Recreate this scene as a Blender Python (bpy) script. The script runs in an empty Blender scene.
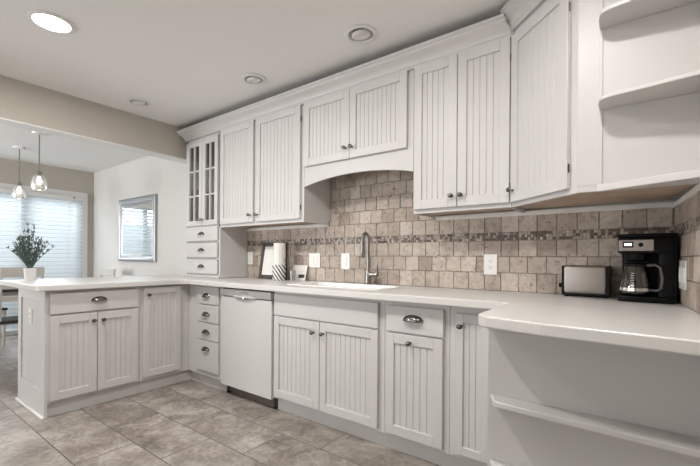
import bpy, bmesh, math, random
from math import radians as R, sin, cos, pi
from mathutils import Vector, Matrix
random.seed(7)
S = bpy.context.scene
C = S.collection

# ------------------------------------------------------------------ camera
cam = bpy.data.cameras.new('camera')
co = bpy.data.objects.new('camera', cam); C.objects.link(co)
yaw, roll = R(36.65), R(0.4)
cam.sensor_width = 36; cam.lens = 36*384.2/700
cam.shift_y = 25.35/700; cam.clip_start = .02
rz = Matrix.Rotation(yaw, 3, 'Z')
rt = rz @ Vector((cos(roll), 0, sin(roll))); up = rz @ Vector((-sin(roll), 0, cos(roll))); bk = rz @ Vector((0, -1, 0))
m = Matrix((rt, up, bk)).transposed().to_4x4(); m.translation = (0, 0, 1.112)
co.matrix_world = m
S.camera = co
# ------------------------------------------------------------------ world + exposure
S.view_settings.view_transform = 'Standard'; S.view_settings.look = 'None'
S.view_settings.gamma = 1; S.view_settings.use_curve_mapping = False
S.view_settings.exposure = -.05
w = bpy.data.worlds.new('sky'); S.world = w; w.use_nodes = True
w.node_tree.nodes['Background'].inputs[0].default_value = (.86, .94, 1, 1)
w.node_tree.nodes['Background'].inputs[1].default_value = .55

def area(name, loc, rot, sx, sy, power, col=(1, 1, 1), shape='RECTANGLE'):
    l = bpy.data.lights.new(name, 'AREA'); l.shape = shape; l.size = sx
    if shape == 'RECTANGLE': l.size_y = sy
    l.energy = power; l.color = col
    o = bpy.data.objects.new(name, l); C.objects.link(o); o.location = loc; o.rotation_euler = rot
    return o
# two fill lights added behind the camera, then daylight entering by the patio door
area('window_daylight', (-2.3, -2.85, 1.3), (R(120), 0, 0), 2.6, 1.3, 46, (.97, .985, 1))
area('window_daylight', (-5.6, -2.85, 1.3), (R(122), 0, 0), 1.8, 1.3, 180, (.97, .985, 1))
area('patio_daylight', (-8.8, 1.4, 2.9), (0, R(-62), 0), 2.4, 2.8, 580, (.93, .97, 1))

# ------------------------------------------------------------------ materials
def mat(name, col, rough=.5, metal=0, **k):
    mt = bpy.data.materials.new(name); mt.use_nodes = True
    b = mt.node_tree.nodes['Principled BSDF']
    b.inputs['Base Color'].default_value = (*col, 1); b.inputs['Roughness'].default_value = rough
    b.inputs['Metallic'].default_value = metal
    for a, v in k.items():
        b.inputs[a.replace('_', ' ')].default_value = v
    return mt
def nd(mt, t, **k):
    n = mt.node_tree.nodes.new(t)
    for a, v in k.items(): setattr(n, a, v)
    return n
def lk(mt, a, b): mt.node_tree.links.new(a, b)
def ramp(mt, stops):
    n = nd(mt, 'ShaderNodeValToRGB'); e = n.color_ramp.elements
    e[0].position = stops[0][0]; e[0].color = (*stops[0][1], 1)
    e[1].position = stops[-1][0]; e[1].color = (*stops[-1][1], 1)
    for p, c in stops[1:-1]:
        q = e.new(p); q.color = (*c, 1)
    return n
def noise_col(mt, scale, c1, c2, detail=4, bump=0, lo=.3, hi=.7, bscale=None):
    b = mt.node_tree.nodes['Principled BSDF']
    tc = nd(mt, 'ShaderNodeTexCoord'); nz = nd(mt, 'ShaderNodeTexNoise')
    nz.inputs['Scale'].default_value = scale; nz.inputs['Detail'].default_value = detail
    lk(mt, tc.outputs['Object'], nz.inputs['Vector'])
    r = ramp(mt, [(lo, c1), (hi, c2)]); lk(mt, nz.outputs['Fac'], r.inputs[0]); lk(mt, r.outputs[0], b.inputs['Base Color'])
    if bump:
        n2 = nd(mt, 'ShaderNodeTexNoise'); n2.inputs['Scale'].default_value = bscale or scale
        lk(mt, tc.outputs['Object'], n2.inputs['Vector'])
        bp = nd(mt, 'ShaderNodeBump'); bp.inputs['Strength'].default_value = bump; bp.inputs['Distance'].default_value = .002
        lk(mt, n2.outputs['Fac'], bp.inputs['Height']); lk(mt, bp.outputs[0], b.inputs['Normal'])
    return mt
M = {}
M['white'] = noise_col(mat('white_painted_wood', (.60, .582, .572), .42), 3, (.585, .567, .557), (.605, .587, .577), 3, .05, bscale=40)
M['appliance'] = mat('white_enamel', (.61, .595, .587), .25)
M['wood'] = noise_col(mat('raw_cabinet_wood', (.5, .38, .28), .6), 8, (.44, .33, .25), (.56, .44, .34), 5)
M['counter'] = noise_col(mat('solid_surface', (.66, .645, .625), .3), 220, (.64, .625, .605), (.67, .655, .635), 2)
M['sink'] = mat('white_porcelain', (.86, .85, .83), .12)
M['wall'] = noise_col(mat('greige_paint', (.51, .47, .415), .85), 30, (.50, .46, .405), (.52, .48, .425), 2, .08, bscale=160)
M['wallwhite'] = noise_col(mat('dining_wall_paint', (.68, .665, .635), .85), 30, (.67, .655, .625), (.69, .675, .645), 2, .08, bscale=160)  # paler copy of the wall paint, with window light put into the colour
M['ceil'] = noise_col(mat('ceiling_paint', (.86, .85, .83), .9), 60, (.855, .845, .825), (.865, .855, .835), 2, .15, bscale=220)
M['trim'] = mat('trim_paint', (.80, .79, .77), .4)
M['pewter'] = mat('dark_pewter', (.15, .14, .13), .25, 1)
M['pewter2'] = mat('polished_pewter', (.21, .195, .185), .2, 1)
M['nickel'] = mat('brushed_nickel', (.34, .325, .31), .28, 1)
M['chrome'] = mat('chrome', (.8, .8, .8), .1, 1)
M['steel'] = mat('brushed_steel', (.44, .40, .375), .42, 1)
M['black'] = mat('black_plastic', (.004, .004, .0045), .42, Specular_IOR_Level=.18)
M['blackmat'] = mat('black_matte', (.02, .02, .02), .6)
M['grey'] = mat('grey_plastic', (.10, .095, .095), .35)
M['plate'] = mat('white_plastic', (.82, .81, .79), .35)
M['slot'] = mat('dark_slot', (.04, .04, .04), .6)
M['silver'] = mat('silver_frame', (.38, .39, .40), .35, .6)
M['mirror'] = mat('mirror_glass', (.9, .92, .92), .02, 1)
M['paper'] = mat('white_paper', (.82, .80, .77), .9)
M['kick'] = mat('dull_brown_kick', (.13, .105, .09), .7)  # brown stands in for the shadow under the dishwasher door
M['dwood'] = mat('dark_frame_wood', (.05, .042, .036), .45)
M['tabletop'] = mat('dark_table_top', (.035, .033, .032), .3)
M['chair'] = mat('chair_paint', (.62, .60, .56), .5)
M['pot'] = mat('stone_pot', (.66, .65, .63), .7)
M['leaf'] = noise_col(mat('grey_green_leaf', (.08, .12, .10), .6), 30, (.05, .085, .075), (.14, .19, .16))
M['grout'] = mat('grout', (.38, .33, .285), .95)
M['baffle'] = mat('grey_baffle', (.42, .41, .40), .5)
M['coffee'] = mat('carafe_band', (.7, .68, .66), .2, 1)

def glassy(name, tint=(1, 1, 1), refl=.12, rough=.02):
    mt = bpy.data.materials.new(name); mt.use_nodes = True
    nt = mt.node_tree; nt.nodes.clear()
    o = nt.nodes.new('ShaderNodeOutputMaterial'); mx = nt.nodes.new('ShaderNodeMixShader')
    t = nt.nodes.new('ShaderNodeBsdfTransparent'); g = nt.nodes.new('ShaderNodeBsdfGlossy'); lw = nt.nodes.new('ShaderNodeLayerWeight')
    ma = nt.nodes.new('ShaderNodeMath'); ma.operation = 'ADD'; ma.inputs[1].default_value = refl * .4
    ml = nt.nodes.new('ShaderNodeMath'); ml.operation = 'MULTIPLY'; ml.inputs[1].default_value = refl * 5; ml.use_clamp = True
    lw.inputs[0].default_value = .25; t.inputs[0].default_value = (*tint, 1); g.inputs['Roughness'].default_value = rough
    nt.links.new(lw.outputs['Fresnel'], ml.inputs[0]); nt.links.new(ml.outputs[0], ma.inputs[0]); nt.links.new(ma.outputs[0], mx.inputs[0])
    nt.links.new(t.outputs[0], mx.inputs[1]); nt.links.new(g.outputs[0], mx.inputs[2]); nt.links.new(mx.outputs[0], o.inputs[0])
    return mt
M['glass'] = glassy('clear_glass', refl=.2)
M['cabinet_glass'] = glassy('cabinet_glass', refl=.45)
M['seeded'] = glassy('seeded_glass', (.86, .86, .85), .5, .35)
M['carafe'] = glassy('carafe_glass', (.62, .58, .54), .25)

def emis(name, col, s):
    mt = mat(name, col, .5); b = mt.node_tree.nodes['Principled BSDF']
    b.inputs['Emission Color'].default_value = (*col, 1); b.inputs['Emission Strength'].default_value = s
    return mt
M['lamp'] = emis('lit_lamp', (1, .97, .92), 9)
M['bulb'] = emis('lit_bulb', (1, .93, .82), 6)
M['display'] = emis('lit_display', (.85, .93, 1), 1.6)

# translucent blind slats
mt = mat('blind_slat', (.80, .84, .86), .5); b = mt.node_tree.nodes['Principled BSDF']
tr = nd(mt, 'ShaderNodeBsdfTranslucent'); tr.inputs[0].default_value = (.82, .85, .87, 1)
mx = nd(mt, 'ShaderNodeMixShader'); mx.inputs[0].default_value = .45
out = mt.node_tree.nodes['Material Output']
lk(mt, b.outputs[0], mx.inputs[1]); lk(mt, tr.outputs[0], mx.inputs[2]); lk(mt, mx.outputs[0], out.inputs[0])
M['slat'] = mt

# floor tile: running bond of large stone-look porcelain
mt = mat('floor_tile', (.4, .36, .32), .38); b = mt.node_tree.nodes['Principled BSDF']
tc = nd(mt, 'ShaderNodeTexCoord'); mp = nd(mt, 'ShaderNodeMapping')
mp.inputs['Location'].default_value = (2.40 + .62*10 - .31 + .31, -.77 + .308*11, 0)
lk(mt, tc.outputs['Object'], mp.inputs[0])
br = nd(mt, 'ShaderNodeTexBrick'); br.offset = .5; br.offset_frequency = 2
for k, v in (('Scale', 1), ('Mortar Size', .0036), ('Mortar Smooth', .3), ('Brick Width', .62), ('Row Height', .308), ('Bias', 0)):
    br.inputs[k].default_value = v
br.inputs['Color1'].default_value = (0, 0, 0, 1); br.inputs['Color2'].default_value = (1, 1, 1, 1); br.inputs['Mortar'].default_value = (.5, .5, .5, 1)
lk(mt, mp.outputs[0], br.inputs['Vector'])
sx = nd(mt, 'ShaderNodeSeparateColor'); lk(mt, br.outputs['Color'], sx.inputs[0])
cx = nd(mt, 'ShaderNodeCombineXYZ'); mm = nd(mt, 'ShaderNodeMath', operation='MULTIPLY'); mm.inputs[1].default_value = 37
lk(mt, sx.outputs[0], mm.inputs[0]); lk(mt, mm.outputs[0], cx.inputs[2])
va = nd(mt, 'ShaderNodeVectorMath', operation='ADD'); lk(mt, tc.outputs['Object'], va.inputs[0]); lk(mt, cx.outputs[0], va.inputs[1])
n1 = nd(mt, 'ShaderNodeTexNoise'); n1.inputs['Scale'].default_value = 3.2; n1.inputs['Detail'].default_value = 9; n1.inputs['Roughness'].default_value = .62; n1.inputs['Distortion'].default_value = .7
lk(mt, va.outputs[0], n1.inputs['Vector'])
r1 = ramp(mt, [(.37, (.15, .125, .105)), (.465, (.245, .21, .182)), (.53, (.325, .287, .255)), (.63, (.47, .43, .39))])
n2 = nd(mt, 'ShaderNodeTexNoise'); n2.inputs['Scale'].default_value = 11; n2.inputs['Detail'].default_value = 10; n2.inputs['Roughness'].default_value = .7; n2.inputs['Distortion'].default_value = 2.5
lk(mt, va.outputs[0], n2.inputs['Vector'])
nm = nd(mt, 'ShaderNodeMix'); nm.inputs[0].default_value = .42; lk(mt, n1.outputs['Fac'], nm.inputs[2]); lk(mt, n2.outputs['Fac'], nm.inputs[3]); lk(mt, nm.outputs[0], r1.inputs[0])
mxc = nd(mt, 'ShaderNodeMix', data_type='RGBA'); lk(mt, br.outputs['Fac'], mxc.inputs[0]); lk(mt, r1.outputs[0], mxc.inputs[6]); mxc.inputs[7].default_value = (.12, .10, .085, 1)
lk(mt, mxc.outputs[2], b.inputs['Base Color'])
bp = nd(mt, 'ShaderNodeBump'); bp.inputs['Strength'].default_value = .5; bp.inputs['Distance'].default_value = .002; bp.invert = True
lk(mt, br.outputs['Fac'], bp.inputs['Height']); lk(mt, bp.outputs[0], b.inputs['Normal'])
M['floor'] = mt

# travertine: each tile its own tint, mottled, pitted
def stone(name, stops, sc=22, rough=.6):
    mt = mat(name, (.4, .35, .3), rough); b = mt.node_tree.nodes['Principled BSDF']
    g = nd(mt, 'ShaderNodeNewGeometry'); tc = nd(mt, 'ShaderNodeTexCoord')
    r = ramp(mt, stops); lk(mt, g.outputs['Random Per Island'], r.inputs[0])
    n = nd(mt, 'ShaderNodeTexNoise'); n.inputs['Scale'].default_value = sc; n.inputs['Detail'].default_value = 8; n.inputs['Roughness'].default_value = .7; n.inputs['Distortion'].default_value = .8
    lk(mt, tc.outputs['Object'], n.inputs['Vector'])
    r2 = ramp(mt, [(.30, (.62, .60, .58)), (.5, (1, 1, 1)), (.7, (1.25, 1.22, 1.18))]); lk(mt, n.outputs['Fac'], r2.inputs[0])
    mu = nd(mt, 'ShaderNodeMix', data_type='RGBA', blend_type='MULTIPLY'); mu.inputs[0].default_value = 1
    lk(mt, r.outputs[0], mu.inputs[6]); lk(mt, r2.outputs[0], mu.inputs[7])
    v = nd(mt, 'ShaderNodeTexNoise'); v.inputs['Scale'].default_value = sc*2.6; v.inputs['Detail'].default_value = 6
    lk(mt, tc.outputs['Object'], v.inputs['Vector'])
    r3 = ramp(mt, [(.30, (.45, .42, .40)), (.38, (1, 1, 1))]); lk(mt, v.outputs['Fac'], r3.inputs[0])
    m2 = nd(mt, 'ShaderNodeMix', data_type='RGBA', blend_type='MULTIPLY'); m2.inputs[0].default_value = 1
    lk(mt, mu.outputs[2], m2.inputs[6]); lk(mt, r3.outputs[0], m2.inputs[7]); lk(mt, m2.outputs[2], b.inputs['Base Color'])
    bp = nd(mt, 'ShaderNodeBump'); bp.inputs['Strength'].default_value = .5; bp.inputs['Distance'].default_value = .003
    lk(mt, r3.outputs[0], bp.inputs['Height']); lk(mt, bp.outputs[0], b.inputs['Normal'])
    return mt
M['trav'] = stone('tumbled_travertine', [(0, (.35, .285, .24)), (.35, (.45, .385, .33)), (.7, (.54, .475, .415)), (1, (.42, .35, .305))])
M['mosaic'] = stone('mosaic_chips', [(0, (.12, .088, .07)), (.38, (.17, .128, .105)), (.48, (.33, .27, .225)), (.8, (.45, .385, .33)), (1, (.56, .50, .44))], 40, .35)
# diagonal dashes on the paper towel crock
mt = mat('dashed_ceramic', (.85, .84, .82), .3); b = mt.node_tree.nodes['Principled BSDF']
tc = nd(mt, 'ShaderNodeTexCoord'); wv = nd(mt, 'ShaderNodeTexWave'); wv.bands_direction = 'DIAGONAL'; wv.inputs['Scale'].default_value = 15; wv.inputs['Distortion'].default_value = 1.5
lk(mt, tc.outputs['Object'], wv.inputs['Vector']); r = ramp(mt, [(.34, (.03, .03, .03)), (.44, (.85, .84, .82))]); lk(mt, wv.outputs['Fac'], r.inputs[0]); lk(mt, r.outputs[0], b.inputs['Base Color'])
M['dash'] = mt

# ------------------------------------------------------------------ helpers
class MB:
    def __init__(s): s.bm = bmesh.new(); s.sm = False
    def add(s, b2, mtx=None):
        if mtx is not None: b2.transform(mtx)
        me = bpy.data.meshes.new('t'); b2.to_mesh(me); b2.free(); s.bm.from_mesh(me); bpy.data.meshes.remove(me); return s
    def box(s, x0, x1, y0, y1, z0, z1, bev=0, seg=1, mtx=None):
        b = bmesh.new(); bmesh.ops.create_cube(b, size=1)
        bmesh.ops.scale(b, vec=(x1-x0, y1-y0, z1-z0), verts=b.verts)
        bmesh.ops.translate(b, vec=((x0+x1)/2, (y0+y1)/2, (z0+z1)/2), verts=b.verts)
        if bev: bmesh.ops.bevel(b, geom=b.edges[:], offset=bev, segments=seg, affect='EDGES', profile=.5)
        return s.add(b, mtx)
    def prism(s, pts, z0, z1, bev=0, seg=1, mtx=None):
        b = bmesh.new(); vs = [b.verts.new((x, y, z0)) for x, y in pts]; f = b.faces.new(vs)
        r = bmesh.ops.extrude_face_region(b, geom=[f])
        bmesh.ops.translate(b, vec=(0, 0, z1-z0), verts=[v for v in r['geom'] if isinstance(v, bmesh.types.BMVert)])
        bmesh.ops.recalc_face_normals(b, faces=b.faces)
        if bev:
            ed = [e for e in b.edges if abs(e.verts[0].co.z-e.verts[1].co.z) < 1e-6]
            bmesh.ops.bevel(b, geom=ed, offset=bev, segments=seg, affect='EDGES', profile=.5)
        return s.add(b, mtx)
    def lathe(s, prof, n=24, mtx=None, arc=2*pi, a0=0, sx=1, sy=1):
        b = bmesh.new(); full = abs(arc-2*pi) < 1e-6; k = n if full else n+1; rings = []
        for r, z in prof:
            rings.append([b.verts.new((max(r, 1e-5)*cos(a0+arc*i/n)*sx, max(r, 1e-5)*sin(a0+arc*i/n)*sy, z)) for i in range(k)])
        for a, c in zip(rings, rings[1:]):
            for i in range(n):
                j = (i+1) % k; b.faces.new((a[i], a[j], c[j], c[i]))
        bmesh.ops.remove_doubles(b, verts=b.verts, dist=2e-5)
        s.sm = True; return s.add(b, mtx)
    def tube(s, pts, r, n=10, mtx=None, cap=True):
        b = bmesh.new(); pts = [Vector(p) for p in pts]; rs = r if isinstance(r, (list, tuple)) else [r]*len(pts); rings = []
        ref = None
        for i, p in enumerate(pts):
            d = ((pts[min(i+1, len(pts)-1)]-pts[max(i-1, 0)])).normalized()
            if ref is None: ref = d.orthogonal().normalized()
            ref = (ref-d*ref.dot(d)).normalized(); q = d.cross(ref)
            rings.append([b.verts.new(p+(ref*cos(2*pi*k/n)+q*sin(2*pi*k/n))*rs[i]) for k in range(n)])
        for a, c in zip(rings, rings[1:]):
            for k in range(n): b.faces.new((a[k], a[(k+1) % n], c[(k+1) % n], c[k]))
        if cap: b.faces.new(rings[0][::-1]); b.faces.new(rings[-1])
        s.sm = True; return s.add(b, mtx)
    def sweep(s, path, prof, closed_prof=True, mtx=None):      # path: xy points with outward on the right-hand side; prof: (offset, z)
        b = bmesh.new(); P = [Vector(p) for p in path]; rings = []
        for i, p in enumerate(P):
            d0 = (P[i]-P[i-1]).normalized() if i else (P[1]-P[0]).normalized()
            d1 = (P[i+1]-P[i]).normalized() if i < len(P)-1 else d0
            n0 = Vector((d0.y, -d0.x)); n1 = Vector((d1.y, -d1.x)); n = (n0+n1).normalized(); n = n/max(.3, n.dot(n0))
            rings.append([b.verts.new((p.x+n.x*o, p.y+n.y*o, z)) for o, z in prof])
        k = len(prof)
        for a, c in zip(rings, rings[1:]):
            for j in range(k if closed_prof else k-1): b.faces.new((a[j], a[(j+1) % k], c[(j+1) % k], c[j]))
        if closed_prof: b.faces.new(rings[0]); b.faces.new(rings[-1][::-1])
        bmesh.ops.recalc_face_normals(b, faces=b.faces)
        return s.add(b, mtx)
    def build(s, name, m, parent=None, label=None, origin=None):
        root = parent
        while root is not None and root.parent is not None: root = root.parent
        me = bpy.data.meshes.new(name)
        o3 = root.location if root is not None else (Vector(origin) if origin else None)
        if o3 is not None: bmesh.ops.translate(s.bm, vec=-Vector(o3), verts=s.bm.verts)
        if s.sm:
            for f in s.bm.faces: f.smooth = True
            s.bm.edges.ensure_lookup_table()
            for e in s.bm.edges:
                if len(e.link_faces) == 2 and e.calc_face_angle(0) > R(40): e.smooth = False
        s.bm.to_mesh(me); s.bm.free()
        me.materials.append(M[m] if isinstance(m, str) else m)
        o = bpy.data.objects.new(name, me); C.objects.link(o)
        if parent is not None: o.parent = parent
        elif origin: o.location = origin
        if label: o['label'] = label
        return o
def thing(name, label, cat, loc=(0, 0, 0), group=None):
    o = bpy.data.objects.new(name, None); C.objects.link(o); o.location = loc; o.empty_display_size = .05
    o['label'] = label; o['category'] = cat
    if group: o['group'] = group
    return o
def tag(o, label, cat, group=None):
    o['label'] = label; o['category'] = cat
    if group: o['group'] = group
    return o
def struct(o): o['kind'] = 'structure'; return o
def copy_tree(o, parent=None):
    c = o.copy(); C.objects.link(c)
    if parent is not None: c.parent = parent
    for ch in [x for x in C.objects if x.parent == o]: copy_tree(ch, c)
    return c
def T(x, y, z, a=0): return Matrix.Translation((x, y, z)) @ Matrix.Rotation(a, 4, 'Z')

def knob(parent, mtx, x, z):
    k = MB(); k.lathe([(.0001, 0), (.008, 0), (.0075, .003), (.0045, .006), (.004, .014), (.007, .018), (.0125, .021), (.014, .026), (.0115, .031), (.005, .0335), (.0001, .034)], 14,
            mtx @ Matrix.Translation((x, -.02, z)) @ Matrix.Rotation(R(90), 4, 'X'), sx=1.2, sy=.95)
    return k.build('knob', 'pewter', parent)
def cup_pull(parent, mtx, x, z, s=1):
    b = bmesh.new(); W_, H_, D_ = .046*s, .023*s, .024*s; nu, nv = 16, 7; g = []
    for j in range(nv+1):
        t = j/nv*pi/2; row = []
        for i in range(nu+1):
            a = pi*i/nu
            row.append(b.verts.new((W_*cos(a)*(cos(t)**.8 if j else 1), -D_*sin(t)**.9 - .001, H_*sin(a)*cos(t)-.0*t)))
        g.append(row)
    for j in range(nv):
        for i in range(nu): b.faces.new((g[j][i], g[j][i+1], g[j+1][i+1], g[j+1][i]))
    bmesh.ops.remove_doubles(b, verts=b.verts, dist=1e-5)
    r = bmesh.ops.solidify(b, geom=b.faces[:], thickness=.0022)
    bmesh.ops.recalc_face_normals(b, faces=b.faces)
    q = MB(); q.sm = True; q.add(b, mtx @ Matrix.Translation((x, -.02, z-.008*s)))
    # rolled lower lip and the flange around the cup
    q.tube([(W_*1.12*cos(a), -.0025, H_*1.1*sin(a)) for a in [pi*i/16 for i in range(17)]], .0028, 6, mtx @ Matrix.Translation((x, -.02, z-.008*s)))
    q.tube([(W_*1.12*cos(pi*i/12), -.004-D_*.93*sin(pi*i/12), -.002) for i in range(13)], .0026, 6, mtx @ Matrix.Translation((x, -.02, z-.008*s)))
    return q.build('cup_pull', 'pewter2', parent)
def bead_panel(q, x0, x1, z0, z1, y, mtx, pitch=.04, gw=.005, gd=.0024):
    n = max(2, round((x1-x0)/pitch)); p = (x1-x0)/n; pts = [(x0, y)]
    for i in range(1, n):
        c = x0+p*i; pts += [(c-gw/2, y), (c-gw*.22, y+gd), (c-gw*.05, y+gd*.3), (c+gw*.22, y+gd), (c+gw/2, y)]
    pts.append((x1, y)); b = bmesh.new()
    lo = [b.verts.new((px, py, z0)) for px, py in pts]; hi = [b.verts.new((px, py, z1)) for px, py in pts]
    for i in range(len(pts)-1): b.faces.new((lo[i], lo[i+1], hi[i+1], hi[i]))
    q.add(b, mtx)
def door(parent, mtx, w, h, st=.052, kn=None, name='door', pitch=.04, hinge=None, rail=None):
    q = MB(); t = .02; rl = rail or st+.004; bv = .0022
    q.box(0, st, -t, 0, 0, h, bv, mtx=mtx); q.box(w-st, w, -t, 0, 0, h, bv, mtx=mtx)
    q.box(st-.001, w-st+.001, -t, 0, 0, rl, bv, mtx=mtx); q.box(st-.001, w-st+.001, -t, 0, h-rl, h, bv, mtx=mtx)
    bead_panel(q, st-.002, w-st+.002, rl-.002, h-rl+.002, -t+.0095, mtx, pitch)
    q.box(st-.002, w-st+.002, -.004, 0, rl-.002, h-rl+.002, 0, mtx=mtx)
    d = q.build(name, 'white', parent)
    if kn: knob(d, mtx, *kn)
    if hinge is not None:
        for z in (h*.10, h*.88):
            MB().tube([(hinge, -.012, z-.018), (hinge, -.012, z+.018)], .0035, 6, mtx).build('hinge', 'pewter', d)
    return d
def slab(parent, mtx, w, h, name='drawer', pull=None, kn=None):
    q = MB(); q.box(0, w, -.02, 0, 0, h, .004, 2, mtx=mtx); d = q.build(name, 'white', parent)
    if pull: cup_pull(d, mtx, pull[0], pull[1], pull[2] if len(pull) > 2 else 1)
    if kn: knob(d, mtx, *kn)
    return d

# ------------------------------------------------------------------ room shell
XR, YB, XL, YF, ZC = .166, 2.47, -6.93, -2.6, 2.445
def XW(y, g=.001): return XR+.06*(YB-y)-g          # the right-hand wall is a few degrees off square
WA = math.atan(.06)
struct(MB().box(XL-.12, XR+.6, YF-.12, YB+.12, -.08, 0).build('floor', 'floor'))
struct(MB().box(XL-.12, XR+.6, YF-.12, YB+.12, ZC, ZC+.08).build('ceiling', 'ceil'))
struct(MB().box(XL-.12, XR+.2, YB, YB+.12, 0, ZC).build('wall_back', 'wallwhite'))
struct(MB().prism([(XR, YB), (XW(YF, 0), YF), (XW(YF, 0)+.12, YF), (XR+.12, YB)], 0, ZC).build('wall_right', 'wall'))
q = MB(); DY0, DY1, DZ = .42, 2.305, 2.03      # patio door opening
q.box(XL-.12, XL, YF, DY0, 0, ZC); q.box(XL-.12, XL, DY1, YB, 0, ZC); q.box(XL-.12, XL, DY0, DY1, DZ, ZC)
struct(q.build('wall_left', 'wall'))
q = MB(); wins = [(-6.5, -4.7, .9, 2.1), (-3.6, -1.0, .9, 2.1)]; xs = XL  # unseen window openings added to let the fill light in
for a, b_, z0, z1 in wins:
    q.box(xs, a, YF-.12, YF, 0, ZC); q.box(a, b_, YF-.12, YF, 0, z0); q.box(a, b_, YF-.12, YF, z1, ZC); xs = b_
q.box(xs, XR+.6, YF-.12, YF, 0, ZC); struct(q.build('wall_front', 'wall'))
for i, (a, b_, z0, z1) in enumerate(wins):
    q = MB(); e = .05; c = (a+b_)/2
    for bx in ((a, a+e, z0, z1), (b_-e, b_, z0, z1), (a, b_, z0, z0+e), (a, b_, z1-e, z1), (c-.03, c+.03, z0, z1)): q.box(bx[0], bx[1], YF-.09, YF-.03, bx[2], bx[3])
    fr = struct(q.build('window_%d' % (i+1), 'trim')); MB().box(a, b_, YF-.062, YF-.058, z0, z1).build('pane', 'glass', fr)
struct(MB().box(-3.90, -3.76, YF, YB, 2.13, ZC).build('ceiling_beam', 'wall'))
struct(MB().box(-3.905, -3.755, YF, YB, 2.122, 2.1315, .001).build('trim_1', 'trim'))
# patio door with frame, casing
q = MB(); cw = .075
q.box(XL, XL+.018, DY1, DY1+cw, 0, DZ+cw, .003); q.box(XL, XL+.018, DY0-cw, DY0, 0, DZ+cw, .003); q.box(XL, XL+.018, DY0, DY1, DZ, DZ+cw, .003)
struct(q.build('trim_2', 'trim'))
q = MB(); f = .07; xm = XL-.10
for a, b_ in ((DY0, 1.64), (1.58, DY1)):
    q.box(xm, xm+.05, a, a+f, 0, DZ); q.box(xm, xm+.05, b_-f, b_, 0, DZ); q.box(xm, xm+.05, a, b_, 0, f); q.box(xm, xm+.05, a, b_, DZ-f, DZ)
dr = struct(q.build('door_1', 'trim')); MB().box(xm+.02, xm+.026, DY0+f, DY1-f, f, DZ-f).build('pane', 'glass', dr)
struct(MB().box(XL+.001, -4.0, YB-.014, YB, 0, .09, .003).build('baseboard_back', 'trim'))
struct(MB().box(XL, XL+.014, YF, DY0-cw, 0, .09, .003).build('baseboard_left', 'trim'))

# blind on the patio door
bl = thing('window_blind', 'white horizontal slat blind lowered over the bright glass patio door', 'blind', (XL+.05, 1.36, 2.02))
bx = XL+.045
MB().box(bx-.035, bx+.03, DY0+.01, DY1-.01, 1.965, 2.026, .004).build('headrail', 'trim', bl)
q = MB(); z = 1.945
while z > .12:
    q.sweep([(0, DY1-.015), (0, DY0+.02)], [(-.0325, -.003), (-.017, .0012), (0, .003), (.017, .0012), (.0325, -.003), (.0325, -.0018), (.017, .0024), (0, .0042), (-.017, .0024), (-.0325, -.0018)], mtx=Matrix.Translation((bx, 0, z)) @ Matrix.Rotation(R(55), 4, 'Y')); z -= .0585
q.build('slats', 'slat', bl)
MB().box(bx-.02, bx+.02, DY0+.02, DY1-.015, .07, .095, .003).build('bottom_rail', 'trim', bl)
for y in (2.08, 1.63, 1.1, .6):
    MB().tube([(bx+.028, y, 1.97), (bx+.028, y, .09)], .0018, 5).build('ladder_cord', 'plate', bl)
MB().tube([(bx+.04, 2.11, 1.97), (bx+.042, 2.11, 1.05)], .005, 8).build('tilt_wand', 'plate', bl)
MB().box(bx+.028, bx+.036, 2.165, 2.195, 1.995, 2.01, .002).build('latch', 'slot', bl)

# ------------------------------------------------------------------ backsplash
def tiles(name, u0, u1, rows, place, phase):
    """rows: list of (z0, z1, umin, umax, shift)"""
    q = MB()
    for (z0, z1, a, b_, sh) in rows:
        u = phase+sh
        while u > a: u -= .1015
        while u < b_-.002:
            l, r_ = max(u, a), min(u+.1015, b_)
            if r_-l > .012:
                g = .0014; j = lambda: random.uniform(-.0012, .0012)
                q.box(l+g+j()*.5, r_-g+j()*.5, -.010+j(), 0, z0+g, z1-g, .0022, mtx=place)
            u += .1015
    return q
def mosaic(a, b_, z0, z1, place):
    q = MB(); n = 3; h = (z1-z0)/n; u = a
    while u < b_-.004:
        for k in range(n):
            q.box(u+.0006, min(u+h, b_)-.0006, -.0085+random.uniform(-.0012, .0012), 0, z0+k*h+.0006, z0+(k+1)*h-.0006, .001, mtx=place)
        u += h
    return q
ZB = .9175
RZ = [(ZB, 1.03, 0), (1.03, 1.13, .05), (1.13, 1.228, 0)]
bs = thing('tile_backsplash', 'tumbled travertine tile backsplash running behind the sink and faucet', 'backsplash', (-1.5, YB, ZB))
pl = Matrix.Translation((0, YB-.004, 0)); X0, X1 = -3.10, XR-.012
rows = [(a, b_, X0, X1, s) for a, b_, s in RZ]+[(1.278, 1.38, X0, X1, 0)]
for i in range(5): rows.append((1.38+i*.1, 1.48+i*.1, -2.03, -1.11, .05*((i+1) % 2)))
tiles('t', X0, X1, rows[:3], pl, -.768).build('lower_tiles', 'trav', bs); tiles('t', X0, X1, rows[3:], pl, -.768).build('upper_tiles', 'trav', bs)
mosaic(X0, X1, 1.228, 1.278, pl).build('mosaic_band', 'mosaic', bs)
q = MB(); q.box(X0, X1, YB-.006, YB-.0005, ZB, 1.39); q.box(-2.03, -1.11, YB-.006, YB-.0005, 1.39, 1.83); q.build('grout_bed', 'grout', bs)
bs = thing('tile_backsplash', 'short return of travertine tile on the right-hand wall beside the coffee maker', 'backsplash', (XR+.02, 1.9, ZB))
pl = Matrix.Translation((XR-.004, YB, 0)) @ Matrix.Rotation(R(-90)+WA, 4, 'Z')      # local x runs along the wall towards the room
rows = [(a, b_, .014, 1.19, s) for a, b_, s in RZ]+[(1.278, 1.37, .014, 1.19, 0)]
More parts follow.
